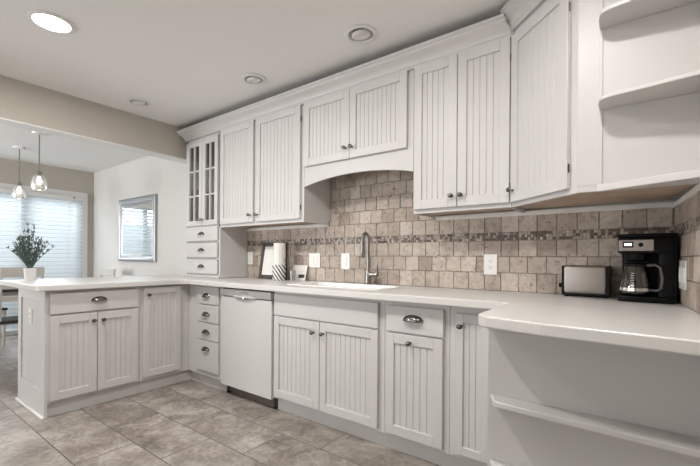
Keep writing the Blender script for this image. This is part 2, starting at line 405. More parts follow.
tiles('t', 0, 0, rows[:3], pl, .014).build('lower_tiles', 'trav', bs); tiles('t', 0, 0, rows[3:], pl, .014).build('upper_tiles', 'trav', bs)
mosaic(.014, 1.19, 1.228, 1.278, pl).build('mosaic_band', 'mosaic', bs)
MB().box(.006, 1.19, -.002, .0035, ZB, 1.38, mtx=pl).build('grout_bed', 'grout', bs)
# white strip where the tile meets the cabinets
q = MB(); q.box(-3.10, -2.05, YB-.03, YB-.0006, 1.374, 1.402, .003); struct(q.build('trim_3', 'trim'))
q = MB(); q.box(-1.09, XR-.001, YB-.03, YB-.0006, 1.374, 1.402, .003); q.box(.028, .80, -.024, .0034, 1.366, 1.388, .003, mtx=pl); struct(q.build('trim_4', 'trim'))

# ------------------------------------------------------------------ worktop with sink
def arc(cx_, cy_, r, a0, a1, n=6): return [(cx_+r*cos(R(a0+(a1-a0)*i/n)), cy_+r*sin(R(a0+(a1-a0)*i/n))) for i in range(n+1)]
ct = [(-4.13, YB-.001)]+arc(-4.11, .82, .02, 180, 270, 3)+arc(-3.185, .82, .02, 270, 360, 3)+arc(-3.105, 1.768, .06, 180, 90, 5) + \
     arc(-.515, 1.768, .06, 90, 0, 6)+arc(-.385, 1.40, .07, 180, 262, 6)+[(-.232, 1.292), (XW(1.256), 1.256), (XW(YB-.001), YB-.001)]
SX0, SX1, SY0, SY1 = -2.06, -1.25, 1.97, 2.33
hole = [(SX0+.02, SY0+.02), (SX1-.02, SY0+.02), (SX1-.02, SY1-.02), (SX0+.02, SY1-.02)]
b = bmesh.new()
def loop(pts):
    vs = [b.verts.new((x, y, .877)) for x, y in pts]
    return [b.edges.new((vs[i], vs[(i+1) % len(vs)])) for i in range(len(vs))]
ed = loop(ct)+loop(hole)
bmesh.ops.triangle_fill(b, edges=ed, use_beauty=True)
bmesh.ops.dissolve_limit(b, angle_limit=.01, verts=b.verts, edges=b.edges) if False else None
r = bmesh.ops.extrude_face_region(b, geom=b.faces[:])
bmesh.ops.translate(b, vec=(0, 0, .04), verts=[v for v in r['geom'] if isinstance(v, bmesh.types.BMVert)])
bmesh.ops.recalc_face_normals(b, faces=b.faces)
ed = [e for e in b.edges if e.is_manifold and e.calc_face_angle(0) > R(80) and abs(e.verts[0].co.z-e.verts[1].co.z) < 1e-5 and not (SX0 < e.verts[0].co.x < SX1 and 1.9 < e.verts[0].co.y < 2.4)]
bmesh.ops.bevel(b, geom=ed, offset=.006, segments=3, affect='EDGES', profile=.5)
q = MB(); q.add(b)
tag(q.build('worktop', 'counter', origin=(-1.5, 2.1, .877)), 'continuous off-white solid-surface worktop covering the base cabinets and peninsula', 'countertop')
sk = thing('kitchen_sink', 'white drop-in sink set in the worktop below the nickel faucet', 'sink', ((SX0+SX1)/2, (SY0+SY1)/2, .917))
def rrect(x0, x1, y0, y1, r): return arc(x1-r, y1-r, r, 0, 90, 4)+arc(x0+r, y1-r, r, 90, 180, 4)+arc(x0+r, y0+r, r, 180, 270, 4)+arc(x1-r, y0+r, r, 270, 360, 4)
b = bmesh.new(); rings = []
for ins, z, r_ in ((0, .918, .03), (.001, .9225, .03), (.006, .925, .03), (.026, .925, .03), (.032, .92, .03), (.04, .78, .05), (.06, .755, .06)):
    rings.append([b.verts.new((x, y, z)) for x, y in rrect(SX0+ins, SX1-ins, SY0+ins, SY1-ins, r_)])
for a, c in zip(rings, rings[1:]):
    for i in range(len(a)): j = (i+1) % len(a); b.faces.new((a[i], a[j], c[j], c[i]))
b.faces.new(rings[-1]); bmesh.ops.recalc_face_normals(b, faces=b.faces)
q = MB(); q.add(b); q.sm = True; q.build('basin', 'sink', sk)
MB().lathe([(.0001, .757), (.02, .757), (.04, .7575), (.042, .756)], 20, Matrix.Translation((-1.655, 2.15, 0))).build('drain', 'chrome', sk)

fx, fy = -1.612, 2.395
fa = thing('kitchen_faucet', 'brushed nickel gooseneck pull-down faucet standing behind the white sink', 'faucet', (fx, fy, .917))
MB().lathe([(.0001, .9175), (.03, .9175), (.03, .924), (.024, .93), (.022, .98), (.022, 1.01), (.014, 1.02)], 20, Matrix.Translation((fx, fy, 0))).build('base', 'nickel', fa)
pts = [(fx, fy, 1.0), (fx, fy, 1.24)]+[(fx, fy-.036+.036*cos(R(a)), 1.262+.036*sin(R(a))) for a in range(0, 181, 15)]+[(fx, fy-.074, 1.235)]
MB().tube(pts, .0125, 12).build('neck', 'nickel', fa)
MB().lathe([(.0001, 1.115), (.015, 1.115), (.019, 1.125), (.0165, 1.19), (.0135, 1.245), (.0001, 1.246)], 16, Matrix.Translation((fx, fy-.074, 0))).build('spray_head', 'nickel', fa)
h_ = MB().tube([(fx, fy, .992), (fx+.045, fy, .992), (fx+.085, fy, .994)], [.017, .017, .015], 12); h_.tube([(fx+.078, fy, .99), (fx+.082, fy, 1.065)], [.007, .005], 8); h_.build('lever_handle', 'nickel', fa)

# ------------------------------------------------------------------ base cabinets along the window-less wall
FY = 1.91                       # face-frame plane; door faces 2 cm proud
def carcass(parent, x0, x1, z0=.10, y1=YB-.02, z1=.8765, hollow=False):
    q = MB(); q.box(x0, x1, FY, FY+.5 if y1 is None else y1, z0, z1, .001); q.build('carcass', 'white', parent)
def toe(parent, x0, x1): MB().box(x0, x1, 1.955, 1.975, 0.0, .102).build('toe_kick', 'white', parent)
dc = thing('drawer_cabinet', 'narrow white base cabinet with four drawers left of the dishwasher', 'cabinet', (-2.93, 2.19, 0))
MB().box(-3.245, -2.722, FY, YB-.02, .10, .8765, .001).build('carcass', 'white', dc)
q = MB(); q.box(-3.249, -2.722, 1.955, 1.975, 0, .102); q.box(-3.27, -3.25, 1.911, 1.975, 0, .102); q.build('toe_kick', 'white', dc)
for z0, z1, pz in ((.715, .862, .788), (.560, .707, .63), (.410, .553, .48), (.145, .402, .335)):
    slab(dc, T(-3.06, FY, z0), .305, z1-z0, pull=(.135, pz-z0))
dw = thing('dishwasher', 'white built-in dishwasher with control strip between the cabinets', 'dishwasher', (-2.41, 2.19, 0))
q = MB(); q.box(-2.716, -2.106, 1.925, YB-.03, .10, .868); q.build('tub_housing', 'blackmat', dw); MB().box(-2.70, -2.12, 1.962, 1.975, .0, .0995).build('kick_panel', 'kick', dw)  # kick panel carries the shadow strip as its colour
q = MB(); q.box(-2.714, -2.108, 1.888, 1.924, .085, .800, .004, 2); q.build('door_panel', 'appliance', dw)
q = MB(); q.box(-2.714, -2.108, 1.880, 1.924, .806, .861, .006, 2)
q.prism([(-2.55, 1.880), (-2.27, 1.880), (-2.31, 1.866), (-2.41, 1.861), (-2.51, 1.866)], .803, .818, .003); q.build('control_panel', 'appliance', dw)
q = MB(); q.box(-2.49, -2.35, 1.868, 1.884, .796, .806, .003); q.build('pocket_handle', 'grey', dw)
MB().lathe([(.0001, 0), (.011, 0), (.011, .004), (.006, .006), (.0001, .006)], 14, Matrix.Translation((-2.40, 1.866, .800)) @ Matrix.Rotation(R(90), 4, 'X')).build('latch', 'chrome', dw)
MB().box(-2.46, -2.37, 1.8785, 1.8805, .832, .850).build('badge', 'chrome', dw)
for x in (-2.69, -2.13):
    MB().lathe([(.0001, .001), (.012, .001), (.012, .012), (.006, .016), (.006, .0995), (.0001, .0995)], 10, Matrix.Translation((x, 1.948, 0))).build('levelling_foot', 'blackmat', dw)
sc = thing('sink_cabinet', 'wide white base cabinet with beadboard double doors under the sink', 'cabinet', (-1.64, 2.19, 0))
q = MB(); q.box(-2.100, -1.166, FY, FY+.02, .10, .8765, .001); q.box(-2.100, -2.085, FY+.018, YB-.02, .10, .8765); q.box(-1.181, -1.166, FY+.018, YB-.02, .10, .8765); q.box(-2.1, -1.166, FY+.018, YB-.02, .10, .118); q.build('carcass', 'white', sc); toe(sc, -2.104, -1.166)
slab(sc, T(-2.085, FY, .703), .882, .152, name='false_front')
door(sc, T(-2.085, FY, .118), .432, .577, kn=(.385, .505)); door(sc, T(-1.648, FY, .118), .445, .577, kn=(.03, .505))
cc = thing('base_cabinet', 'white base cabinet with a single drawer over one beadboard door, right of the sink', 'cabinet', (-.97, 2.19, 0))
MB().box(-1.164, -.772, FY, YB-.02, .10, .8765, .001).build('carcass', 'white', cc); toe(cc, -1.166, -.77)
slab(cc, T(-1.146, FY, .700), .346, .148, pull=(.173, .083, 1.15)); door(cc, T(-1.146, FY, .118), .342, .573, kn=(.155, .532))
nc = thing('base_cabinet', 'narrow white base cabinet door tucked in the corner beside the open shelves', 'cabinet', (-.62, 2.19, 0))
MB().box(-.770, -.442, FY, YB-.02, .10, .8765, .001).build('carcass', 'white', nc); toe(nc, -.77, -.45)
door(nc, T(-.735, FY, .122), .172, .715, st=.04, kn=(.030, .652), pitch=.032)

# open end shelves below the right-hand worktop
es = thing('shelf_unit', 'white open end shelves below the worktop under the coffee maker', 'shelf unit', (-.14, 1.6, 0))
q = MB(); q.prism([(-.440, 1.46), (XW(1.46), 1.46), (XW(1.905), 1.905), (-.440, 1.905)], .02, .8765, .001); q.build('carcass', 'white', es)
MB().box(-.425, XW(1.459), 1.435, 1.459, .850, .8765, .004).build('apron', 'white', es)
for z in (.614, .371, .10):
    sh = arc(-.378, 1.412, .03, 180, 262, 5)+[(-.30, 1.376), (XW(1.351), 1.351), (XW(1.4595), 1.4595), (-.432, 1.4595), (-.420, 1.44)]
    MB().prism(sh[::-1], z-.021, z, .004, 2).build('shelf', 'white', es)

# ------------------------------------------------------------------ peninsula
PX = -3.22
pc = thing('peninsula_cabinet', 'white peninsula cabinet with drawer over double doors and beadboard end', 'cabinet', (-3.52, 1.17, 0))
q = MB(); q.box(-3.83, PX, .875, 1.483, .10, .8765, .001); q.build('carcass', 'white', pc)
MB().box(-3.27, -3.25, .875, 1.483, 0, .102).build('toe_kick', 'white', pc)
mt = T(PX, .885, 0, R(90))
slab(pc, mt @ Matrix.Translation((0, 0, .712)), .575, .146, pull=(.295, .085))
door(pc, mt @ Matrix.Translation((0, 0, .118)), .284, .582, kn=(.256, .525)); door(pc, mt @ Matrix.Translation((.289, 0, .118)), .286, .582, kn=(.030, .525))
# end panel facing the passage
q = MB(); me_ = T(-3.835, .875, 0)
q.box(0, .075, -.02, 0, .0, .8765, .002, mtx=me_); q.box(.545, .617, -.02, 0, .0, .8765, .002, mtx=me_); q.box(.074, .546, -.02, 0, .0, .185, .002, mtx=me_); q.box(.074, .546, -.02, 0, .80, .8765, .002, mtx=me_)
bead_panel(q, .073, .547, .183, .802, -.010, me_); q.box(.073, .547, -.003, 0, .183, .802, mtx=me_)
ep = q.build('end_panel', 'white', pc)
MB().prism([(-3.845, .842), (-3.215, .842), (-3.215, .856), (-3.845, .856)], 0, .02, .006, 2).build('shoe_moulding', 'trim', pc)
pc2 = thing('peninsula_cabinet', 'white peninsula cabinet with one tall beadboard door next to the inside corner', 'cabinet', (-3.52, 1.67, 0))
q = MB(); q.box(-3.83, PX, 1.485, 1.909, .10, .8765, .001); q.build('carcass', 'white', pc2)
MB().box(-3.27, -3.25, 1.485, 1.909, 0, .102).build('toe_kick', 'white', pc2)
door(pc2, T(PX, 1.503, .128, R(90)), .318, .735, kn=(.035, .675), pitch=.036)

# ------------------------------------------------------------------ wall cabinets
UY = 2.148
def upper(parent, x0, x1, z0, lip=True):
    q = MB(); zb = z0+.024
    q.box(x0, x1, UY+.018, YB-.001, zb, 2.30); q.box(x0, x1, UY, UY+.019, z0, 2.31, .001); q.box(x0, x0+.016, UY+.018, YB-.031, z0, zb+.001); q.box(x1-.016, x1, UY+.018, YB-.031, z0, zb+.001)
    q.build('carcass', 'white', parent)
    if lip: MB().box(x0+.017, x1-.017, UY+.02, YB-.002, zb-.004, zb-.0002).build('underside', 'wood', parent)
# glass-fronted tower
gc = thing('display_cabinet', 'white tower cabinet on the peninsula with glass doors over three small drawers', 'cabinet', (-3.385, 2.3, .917))
q = MB(); x0, x1 = -3.67, -3.105
q.box(x0, x0+.016, UY, YB-.001, .918, 2.31); q.box(x1-.016, x1, UY, YB-.001, .918, 2.31); q.box(x0+.015, x1-.015, YB-.012, YB-.001, .918, 2.31)
q.box(x0+.015, x1-.015, UY+.02, YB-.01, 2.27, 2.30); q.box(x0+.015, x1-.015, UY+.004, YB-.01, .918, 1.425)
for z in (1.97, 1.715): q.box(x0+.015, x1-.015, UY+.05, YB-.01, z, z+.016)
q.box(x0, x1, UY, UY+.02, 2.262, 2.31); q.box(x0, x0+.02, UY, UY+.02, 1.40, 2.3); q.box(x1-.022, x1, UY, UY+.02, 1.40, 2.3); q.box(x0, x1, UY, UY+.02, 1.40, 1.424)
q.build('carcass', 'white', gc)
MB().box(x0-.006, x1+.006, UY-.022, YB-.03, .9175, .942, .004).build('base_moulding', 'white', gc)
def glass_door(parent, mtx, w, h, kx):
    q = MB(); st, rl, t = .048, .05, .02; mw = .014
    q.box(0, st, -t, 0, 0, h, .002, mtx=mtx); q.box(w-st, w, -t, 0, 0, h, .002, mtx=mtx); q.box(st-.001, w-st+.001, -t, 0, 0, rl, .002, mtx=mtx); q.box(st-.001, w-st+.001, -t, 0, h-rl, h, .002, mtx=mtx)
    q.box(w/2-mw/2, w/2+mw/2, -t+.002, -.004, rl, h-rl, .001, mtx=mtx)
    for k in (1, 2): z = rl+(h-2*rl)*k/3; q.box(st, w-st, -t+.002, -.004, z-mw/2, z+mw/2, .001, mtx=mtx)
    d = q.build('door', 'white', parent)
    MB().box(st-.003, w-st+.003, -.009, -.006, rl-.003, h-rl+.003, mtx=mtx).build('glass_pane', 'cabinet_glass', d)
    knob(d, mtx, kx, .055)
glass_door(gc, T(-3.655, UY, 1.42), .270, .835, .248); glass_door(gc, T(-3.379, UY, 1.42), .250, .835, .022)
for z0 in (1.270, 1.112, .955): slab(gc, T(-3.655, UY, z0), .526, .138, pull=(.27, .07))
# glasses standing inside
def tumbler(x, y, z):
    q = MB(); q.lathe([(.0001, .004), (.026, .004), (.034, .11), (.036, .11), (.028, 0), (.0001, 0)], 16)
    o = q.build('drinking_glass', 'seeded'); o.location = (x, y, z); return o
g0 = None
for z, lab, xs in ((1.4262, 'clear drinking glass standing on the lowest shelf behind the glass doors', (-3.60, -3.52, -3.44, -3.33, -3.25, -3.17)), (1.7315, 'clear drinking glass standing on the middle shelf behind the glass doors', (-3.60, -3.51, -3.42, -3.33, -3.24, -3.16)), (1.9865, 'clear drinking glass standing on the top shelf behind the glass doors', (-3.59, -3.5, -3.33, -3.24))):
    for x in xs:
        if g0 is None: g0 = o = tumbler(x, 2.26, z)
        else: o = g0.copy(); C.objects.link(o); o.location = (x, 2.26+random.uniform(-.01, .02), z)
        tag(o, lab, 'glass', lab.replace('clear drinking glass', 'glasses'))
lc = thing('wall_cabinet', 'white wall cabinet with two tall beadboard doors above the picture frame', 'cabinet', (-2.57, 2.3, 1.39))
upper(lc, -3.103, -2.040, 1.39)
door(lc, T(-3.088, UY, 1.416), .467, .872, kn=(.435, .062)); door(lc, T(-2.585, UY, 1.416), .515, .872, kn=(.025, .058), hinge=.517)
hc = thing('wall_cabinet', 'short white wall cabinet above the sink with an arched valance', 'cabinet', (-1.58, 2.3, 1.66))
q = MB(); q.box(-2.038, -1.112, UY+.018, YB-.001, 1.80, 2.30); q.box(-2.038, -1.112, UY, UY+.019, 1.795, 2.31, .001); q.build('carcass', 'white', hc)
pts = [(-2.038, 1.797), (-2.038, 1.655)]
for i in range(21):
    t = i/20; pts.append((-2.036+.922*t, 1.655+.052*sin(pi*min(1, max(0, t)))**.8))
pts += [(-1.112, 1.655), (-1.112, 1.797)]
MB().prism(pts, 0, .019, .001, mtx=Matrix.Translation((0, UY+.019, 0)) @ Matrix.Rotation(R(90), 4, 'X')).build('arched_valance', 'white', hc)
door(hc, T(-2.030, UY, 1.806), .432, .484, kn=(.400, .075), pitch=.036); door(hc, T(-1.595, UY, 1.806), .443, .484, kn=(.012+.01, .075), pitch=.036, hinge=None)
bc = thing('wall_cabinet', 'white wall cabinet with two tall beadboard doors right of the arched valance', 'cabinet', (-.81, 2.3, 1.39))
upper(bc, -1.110, -.530, 1.39)
door(bc, T(-1.100, UY, 1.414), .273, .876, kn=(.245, .062), pitch=.036); door(bc, T(-.823, UY, 1.414), .284, .876, kn=(.024, .062), pitch=.036, hinge=.286)

# diagonal corner cabinet with clipped shelves on its end
kc = thing('corner_cabinet', 'white diagonal corner wall cabinet with one tall door and open shelves on its end', 'cabinet', (-.1, 2.2, 1.39))
A = Vector((-.528, 2.148)); B = Vector((-.196, 1.836)); XE = XR-.001; RB = 1.836
q = MB(); zt = 2.36
q.prism([A, B, (XW(RB), RB), (XW(YB-.001), YB-.001), (-.528, YB-.001)], 1.414, zt)
dv = (B-A).normalized(); nv = Vector((-dv.y, dv.x))
q.prism([A, B, B+nv*.02+dv*.006, A+nv*.02], 1.39, 1.415); q.prism([B, (-.125, 1.836), (-.125, 1.856), B+Vector((-.004, .02))], 1.39, 1.415)
q.box(-.122, -.110, 1.832, 1.8365, 1.414, zt, .001)      # bead beside the shelves
q.build('carcass', 'white', kc)
MB().prism([A+nv*.022, B+nv*.022, (-.105, 1.858), (XW(1.85)-.012, 1.85), (XE-.03, YB-.032), (-.51, YB-.032)], 1.4105, 1.4138).build('underside', 'wood', kc)
L = (B-A).length; md = T(A.x, A.y, 1.412, math.atan2(dv.y, dv.x))
door(kc, md @ Matrix.Translation((.012, 0, 0)), L-.05, .876, kn=(.002+.02, .062), hinge=L-.048, pitch=.042)
for z, off in ((2.036, .0), (1.7125, 0.0)):
    sh = [(-.122, RB-.0005), (-.121, 1.76)]+arc(-.073, 1.745, .045, 172, 262, 6)+[(XW(1.655), 1.655), (XW(RB-.0005), RB-.0005)]
    MB().prism(sh, z, z+.015, .003, 2).build('shelf', 'white', kc)
MB().prism([(-.126, 1.835), (-.126, 1.822), (XW(1.674), 1.674), (XW(RB-.001), RB-.001), (-.126, RB-.001)], 1.386, 1.4136, .003, 2).build('shelf', 'white', kc)

# crown moulding: one run over all wall cabinets
prof = [(.002, 2.286), (.014, 2.286), (.018, 2.290), (.018, 2.300), (.023, 2.304), (.028, 2.318), (.038, 2.333), (.052, 2.347), (.064, 2.358), (.067, 2.372), (.074, 2.377), (.076, 2.391), (.060, 2.391), (.045, 2.36), (.002, 2.32)]
q = MB(); q.sweep([(-3.672, YB-.001), (-3.672, UY), (A.x, A.y), (A.x+dv.x*.012, A.y+dv.y*.012)], prof)
tag(q.build('crown_moulding', 'white', origin=(-1.7, 2.3, 2.286)), 'long white crown moulding along the tops of the wall cabinets above the sink', 'moulding')

q = MB(); q.sweep([(A.x, A.y), (B.x, B.y), (XW(B.y-.08), B.y)], [(o_+.001, z_+.034) for o_, z_ in prof])
q.build('crown_moulding', 'white', kc)

# ------------------------------------------------------------------ outlets and switches
def plate(name, label, cat, mtx, w, h, kind, group=None):
    p = mtx.translation; t = thing(name, label, cat, tuple(p))
    MB().box(-w/2, w/2, -.006, 0, -h/2, h/2, .002, 2, mtx=mtx).build('cover_plate', 'plate', t)
    n = {'duplex': 1, 'rocker': 1, 'rocker2': 2, 'rocker3': 3}[kind]
    for i in range(n):
        cx_ = (i-(n-1)/2)*.046
        if kind == 'duplex':
            for s_ in (-1, 1):
                f = MB().lathe([(.0001, 0), (.016, 0), (.0165, .002), (.0001, .003)], 16, mtx @ Matrix.Translation((cx_, -.006, s_*.02)) @ Matrix.Rotation(R(90), 4, 'X')).build('receptacle', 'plate', t)
                q = MB()
                for dx in (-.006, .006): q.box(cx_+dx-.0012, cx_+dx+.0012, -.0096, -.0088, s_*.02-.002, s_*.02+.007, mtx=mtx)
                q.box(cx_-.002, cx_+.002, -.0096, -.0088, s_*.02-.010, s_*.02-.006, mtx=mtx); q.build('slots', 'slot', f)
        else: MB().box(cx_-.016, cx_+.016, -.010, -.005, -.033, .033, .002, mtx=mtx).build('rocker', 'plate', t)
    return t
yb = YB-.0152
plate('wall_outlet', 'white duplex outlet on the tiles between the faucet and the toaster', 'outlet', T(-.729, yb, 1.08), .082, .128, 'duplex')
plate('light_switch', 'white double switch plate on the tiles beside the paper towel roll', 'switch', T(-2.20, yb, 1.092), .125, .122, 'rocker2')
plate('light_switch', 'white single switch plate on the tiles just left of the faucet', 'switch', T(-1.868, yb, 1.088), .085, .13, 'rocker')
plate('light_switch', 'white switch plate on the tiles left of the dark picture frame', 'switch', T(-3.048, yb, 1.108), .08, .125, 'rocker')
plate('light_switch', 'white switch plate on the right-hand wall next to the coffee maker', 'switch', T(XW(2.20, 0)-.0152, 2.20, 1.05, R(-90)+WA), .155, .125, 'rocker3')
plate('wall_outlet', 'white outlet on the beadboard end of the peninsula', 'outlet', T(-3.55, .8648, .672), .066, .102, 'duplex')

# ------------------------------------------------------------------ ceiling lights
def downlight(x, y, r, label, lit, real=0):
    t = thing('recessed_light', label, 'ceiling light', (x, y, ZC)); mt = Matrix.Translation((x, y, ZC))
    MB().lathe([(r, -.0005), (r+.002, -.004), (r-.006, -.009), (r-.02, -.010), (r-.024, -.003), (r-.024, -.0005)], 36, mt).build('trim_ring', 'trim', t)
    if lit:
        MB().lathe([(.0001, -.006), (r-.026, -.006), (r-.024, -.003)], 36, mt).build('lens', 'lamp', t)
    else:
        MB().lathe([(r-.024, -.002), (r-.034, -.0012), (.0001, -.0012)], 36, mt).build('baffle', 'baffle', t)
        e = mt @ Matrix.Translation((.004, -.006, -.004)) @ Matrix.Rotation(R(12), 4, 'X')
        MB().lathe([(r-.045, .004), (r-.042, -.010), (r-.050, -.016), (r-.056, -.012), (.0001, -.011)], 30, e).build('gimbal_lamp', 'trim', t)
    if real: area('lamp_light', (x, y, ZC-.012), (0, 0, 0), .14, .14, real, (1, .972, .94), 'DISK')
downlight(-2.673, .736, .110, 'large lit recessed ceiling light nearest the beam and camera', True, 22)
downlight(-1.318, 1.864, .097, 'unlit gimbal recessed light in the ceiling above the sink, largest of the unlit ones', False)
downlight(-2.293, 1.867, .092, 'unlit gimbal recessed light in the ceiling above the dishwasher', False)
downlight(-3.438, 1.563, .092, 'unlit recessed light in the ceiling above the peninsula close to the beam', False)
downlight(-1.45, .72, .108, 'lit recessed ceiling light above the middle of the kitchen floor', True, 22)
downlight(-.24, .92, .095, 'lit recessed ceiling light in front of the right-hand shelves', True, 15)

# ------------------------------------------------------------------ pendants
def pendant(x, y, zb, label):
    t = thing('pendant_lamp', label, 'pendant lamp', (x, y, ZC)); mt = Matrix.Translation((x, y, 0))
    MB().lathe([(.0001, ZC-.0005), (.066, ZC-.0005), (.066, ZC-.010), (.058, ZC-.022), (.0001, ZC-.024)], 24, mt).build('canopy', 'plate', t)
    MB().tube([(x, y, ZC-.02), (x, y, zb+.185)], .006, 8).build('rod', 'nickel', t)
    MB().lathe([(.0001, zb+.205), (.022, zb+.205), (.026, zb+.16), (.034, zb+.158), (.034, zb+.150), (.0001, zb+.15)], 18, mt).build('socket', 'nickel', t)
    s_ = MB().lathe([(.032, zb+.16), (.046, zb+.152), (.062, zb+.12), (.073, zb+.07), (.072, zb+.03), (.060, zb), (.058, zb), (.070, zb+.03), (.071, zb+.07), (.060, zb+.118), (.045, zb+.149), (.031, zb+.157)], 28, mt)
    s_.build('glass_shade', 'seeded', t)
    MB().lathe([(.0001, zb+.055), (.018, zb+.06), (.027, zb+.085), (.022, zb+.115), (.012, zb+.14), (.012, zb+.152)], 16, mt).build('bulb', 'bulb', t)
pendant(-5.17, 1.32, 1.825, 'glass pendant lamp on a slim rod, the right one nearer the kitchen beam')
pendant(-6.06, 1.352, 1.815, 'glass pendant lamp on a slim rod, the left one farther from the kitchen beam')

# ------------------------------------------------------------------ mirror on the dining wall
mr = thing('wall_mirror', 'silver framed rectangular mirror hanging on the pale dining wall', 'mirror', (-5.43, YB, 1.05))
x0, x1, z0, z1 = -5.95, -4.91, 1.05, 1.918; fw = .10
b = bmesh.new(); rings = []
for ins, y in ((0, YB-.001), (0, YB-.032), (.012, YB-.04), (.03, YB-.04), (.045, YB-.03), (fw-.03, YB-.024), (fw-.02, YB-.028), (fw, YB-.014)):
    rings.append([b.verts.new(p) for p in ((x0+ins, y, z0+ins), (x1-ins, y, z0+ins), (x1-ins, y, z1-ins), (x0+ins, y, z1-ins))])
for a, c in zip(rings, rings[1:]):
    for i in range(4): b.faces.new((a[i], a[(i+1) % 4], c[(i+1) % 4], c[i]))
bmesh.ops.recalc_face_normals(b, faces=b.faces); q = MB(); q.add(b); q.build('frame', 'silver', mr)
MB().box(x0+fw-.003, x1-fw+.003, YB-.018, YB-.012, z0+fw-.003, z1-fw+.003).build('mirror_glass', 'mirror', mr)

# ------------------------------------------------------------------ things on the worktop
zc = .9176
to = thing('toaster', 'brushed steel toaster with black ends left of the coffee maker', 'toaster', (-.215, 2.4, zc))
def rb(x0, x1, y0, y1, z0, z1, r): return MB().box(x0, x1, y0, y1, z0, z1, r, 4)
b1 = rb(-.316, -.116, 2.345, 2.452, .932, 1.082, .016); b1.sm = True; b1.build('shell', 'steel', to)
for xa, xb in ((-.321, -.312), (-.120, -.102)): q = MB(); q.box(xa, xb, 2.3455, 2.4515, .9295, 1.081, .004, 3); q.build('end_cap', 'black', to)
q = MB(); q.box(-.316, -.108, 2.352, 2.448, .922, .936, .002); q.build('base', 'black', to)
for x in (-.30, -.125):
    for y in (2.365, 2.435): MB().lathe([(.0001, zc), (.009, zc), (.008, .924), (.0001, .924)], 10, Matrix.Translation((x, y, 0))).build('foot', 'black', to)
q = MB()
for y in (2.378, 2.410): q.box(-.285, -.137, y, y+.018, 1.079, 1.0835)
q.build('slots', 'slot', to)
MB().box(-.340, -.318, 2.385, 2.412, .962, .984, .003).build('lever', 'black', to)

cm = thing('coffee_maker', 'black drip coffee maker with glass carafe in the right-hand corner of the worktop', 'coffee maker', (.05, 2.33, zc))
q = MB(); q.prism(rrect(-.072, .1515, 2.225, 2.450, .04), zc, .945, .006, 2); q.sm = True; q.build('base', 'black', cm)
q = MB(); q.prism(rrect(-.055, .1515, 2.365, 2.450, .02), .944, 1.15); q.prism(rrect(.078, .1515, 2.262, 2.44, .02), .944, 1.15); q.sm = True; q.build('column', 'black', cm)
q = MB(); q.prism(rrect(-.070, .1515, 2.235, 2.450, .028), 1.145, 1.222, .008, 2); q.sm = True; q.build('brew_head', 'black', cm)
q = MB(); q.prism(rrect(-.076, .152, 2.228, 2.452, .03), 1.2215, 1.236, .005, 2); q.sm = True; q.build('lid', 'black', cm)
pn = MB().box(-.066, .066, 2.2315, 2.238, 1.156, 1.208, .002, 2).build('control_panel', 'steel', cm)
MB().box(-.050, -.010, 2.229, 2.2318, 1.172, 1.200, .001).build('display_bezel', 'black', pn)
MB().box(-.044, -.016, 2.2282, 2.2292, 1.180, 1.192).build('display', 'display', pn)
MB().lathe([(.0001, 0), (.010, 0), (.010, .004), (.0001, .005)], 16, Matrix.Translation((.018, 2.2318, 1.184)) @ Matrix.Rotation(R(90), 4, 'X')).build('button', 'black', pn)
MB().lathe([(.0001, 1.146), (.045, 1.146), (.040, 1.115), (.028, 1.108), (.0001, 1.108)], 20, Matrix.Translation((.0, 2.295, 0))).build('filter_basket', 'black', cm)
cf = thing('coffee_carafe', 'empty glass carafe with black handle sitting on the coffee maker plate', 'carafe', (0, 2.295, .946))
mt = Matrix.Translation((0, 2.295, 0))
MB().lathe([(.0001, .9465), (.050, .9465), (.062, .955), (.066, .975), (.060, 1.02), (.050, 1.06), (.044, 1.085), (.042, 1.085), (.048, 1.06), (.058, 1.02), (.063, .975), (.059, .957), (.048, .949), (.0001, .949)], 28, mt).build('glass_body', 'carafe', cf)
MB().lathe([(.0655, .968), (.0672, .968), (.066, .982), (.0645, .982)], 28, mt).build('metal_band', 'coffee', cf)
MB().lathe([(.0001, 1.100), (.030, 1.100), (.047, 1.094), (.047, 1.084), (.0001, 1.084)], 24, mt).build('lid', 'black', cf)
MB().tube([(.043, 2.270, 1.088), (.072, 2.255, 1.092), (.090, 2.248, 1.078), (.098, 2.245, 1.03), (.094, 2.248, .985), (.080, 2.256, .972), (.060, 2.268, .974)], .006, 8).build('handle', 'grey', cf)
# painted measuring marks
q = MB()
for i in range(6): q.lathe([(.0672-.0022*i, .995+i*.011), (.0669-.0022*i, .997+i*.011)], 4, mt, arc=.22, a0=-1.9)
q.build('cup_marks', 'plate', cf)

pt = thing('paper_towel_holder', 'white paper towel roll standing in a crock with black diagonal dashes', 'paper towel holder', (-2.48, 2.31, zc))
mt = Matrix.Translation((-2.48, 2.31, 0))
MB().lathe([(.0001, zc), (.056, zc), (.060, .925), (.061, 1.045), (.058, 1.052), (.054, 1.046), (.054, .93), (.0001, .93)], 28, mt).build('crock', 'dash', pt)
MB().lathe([(.0001, .932), (.052, .932), (.052, 1.238), (.050, 1.240), (.02, 1.240), (.02, 1.235), (.0001, 1.235)], 28, mt).build('paper_roll', 'paper', pt)
MB().tube([(-2.412, 2.325, .9225), (-2.412, 2.325, 1.05), (-2.408, 2.32, 1.085), (-2.416, 2.325, 1.105), (-2.424, 2.327, 1.09)], .005, 8).build('tension_arm', 'black', pt)
pf = thing('picture_frame', 'dark wooden picture frame with a white sheet leaning against the tiles', 'picture frame', (-2.69, 2.38, zc))
lean = Matrix.Translation((-2.69, 2.392, zc+.0015)) @ Matrix.Rotation(R(-9), 4, 'X'); fw_, fh, fb = .30, .335, .034
q = MB(); 
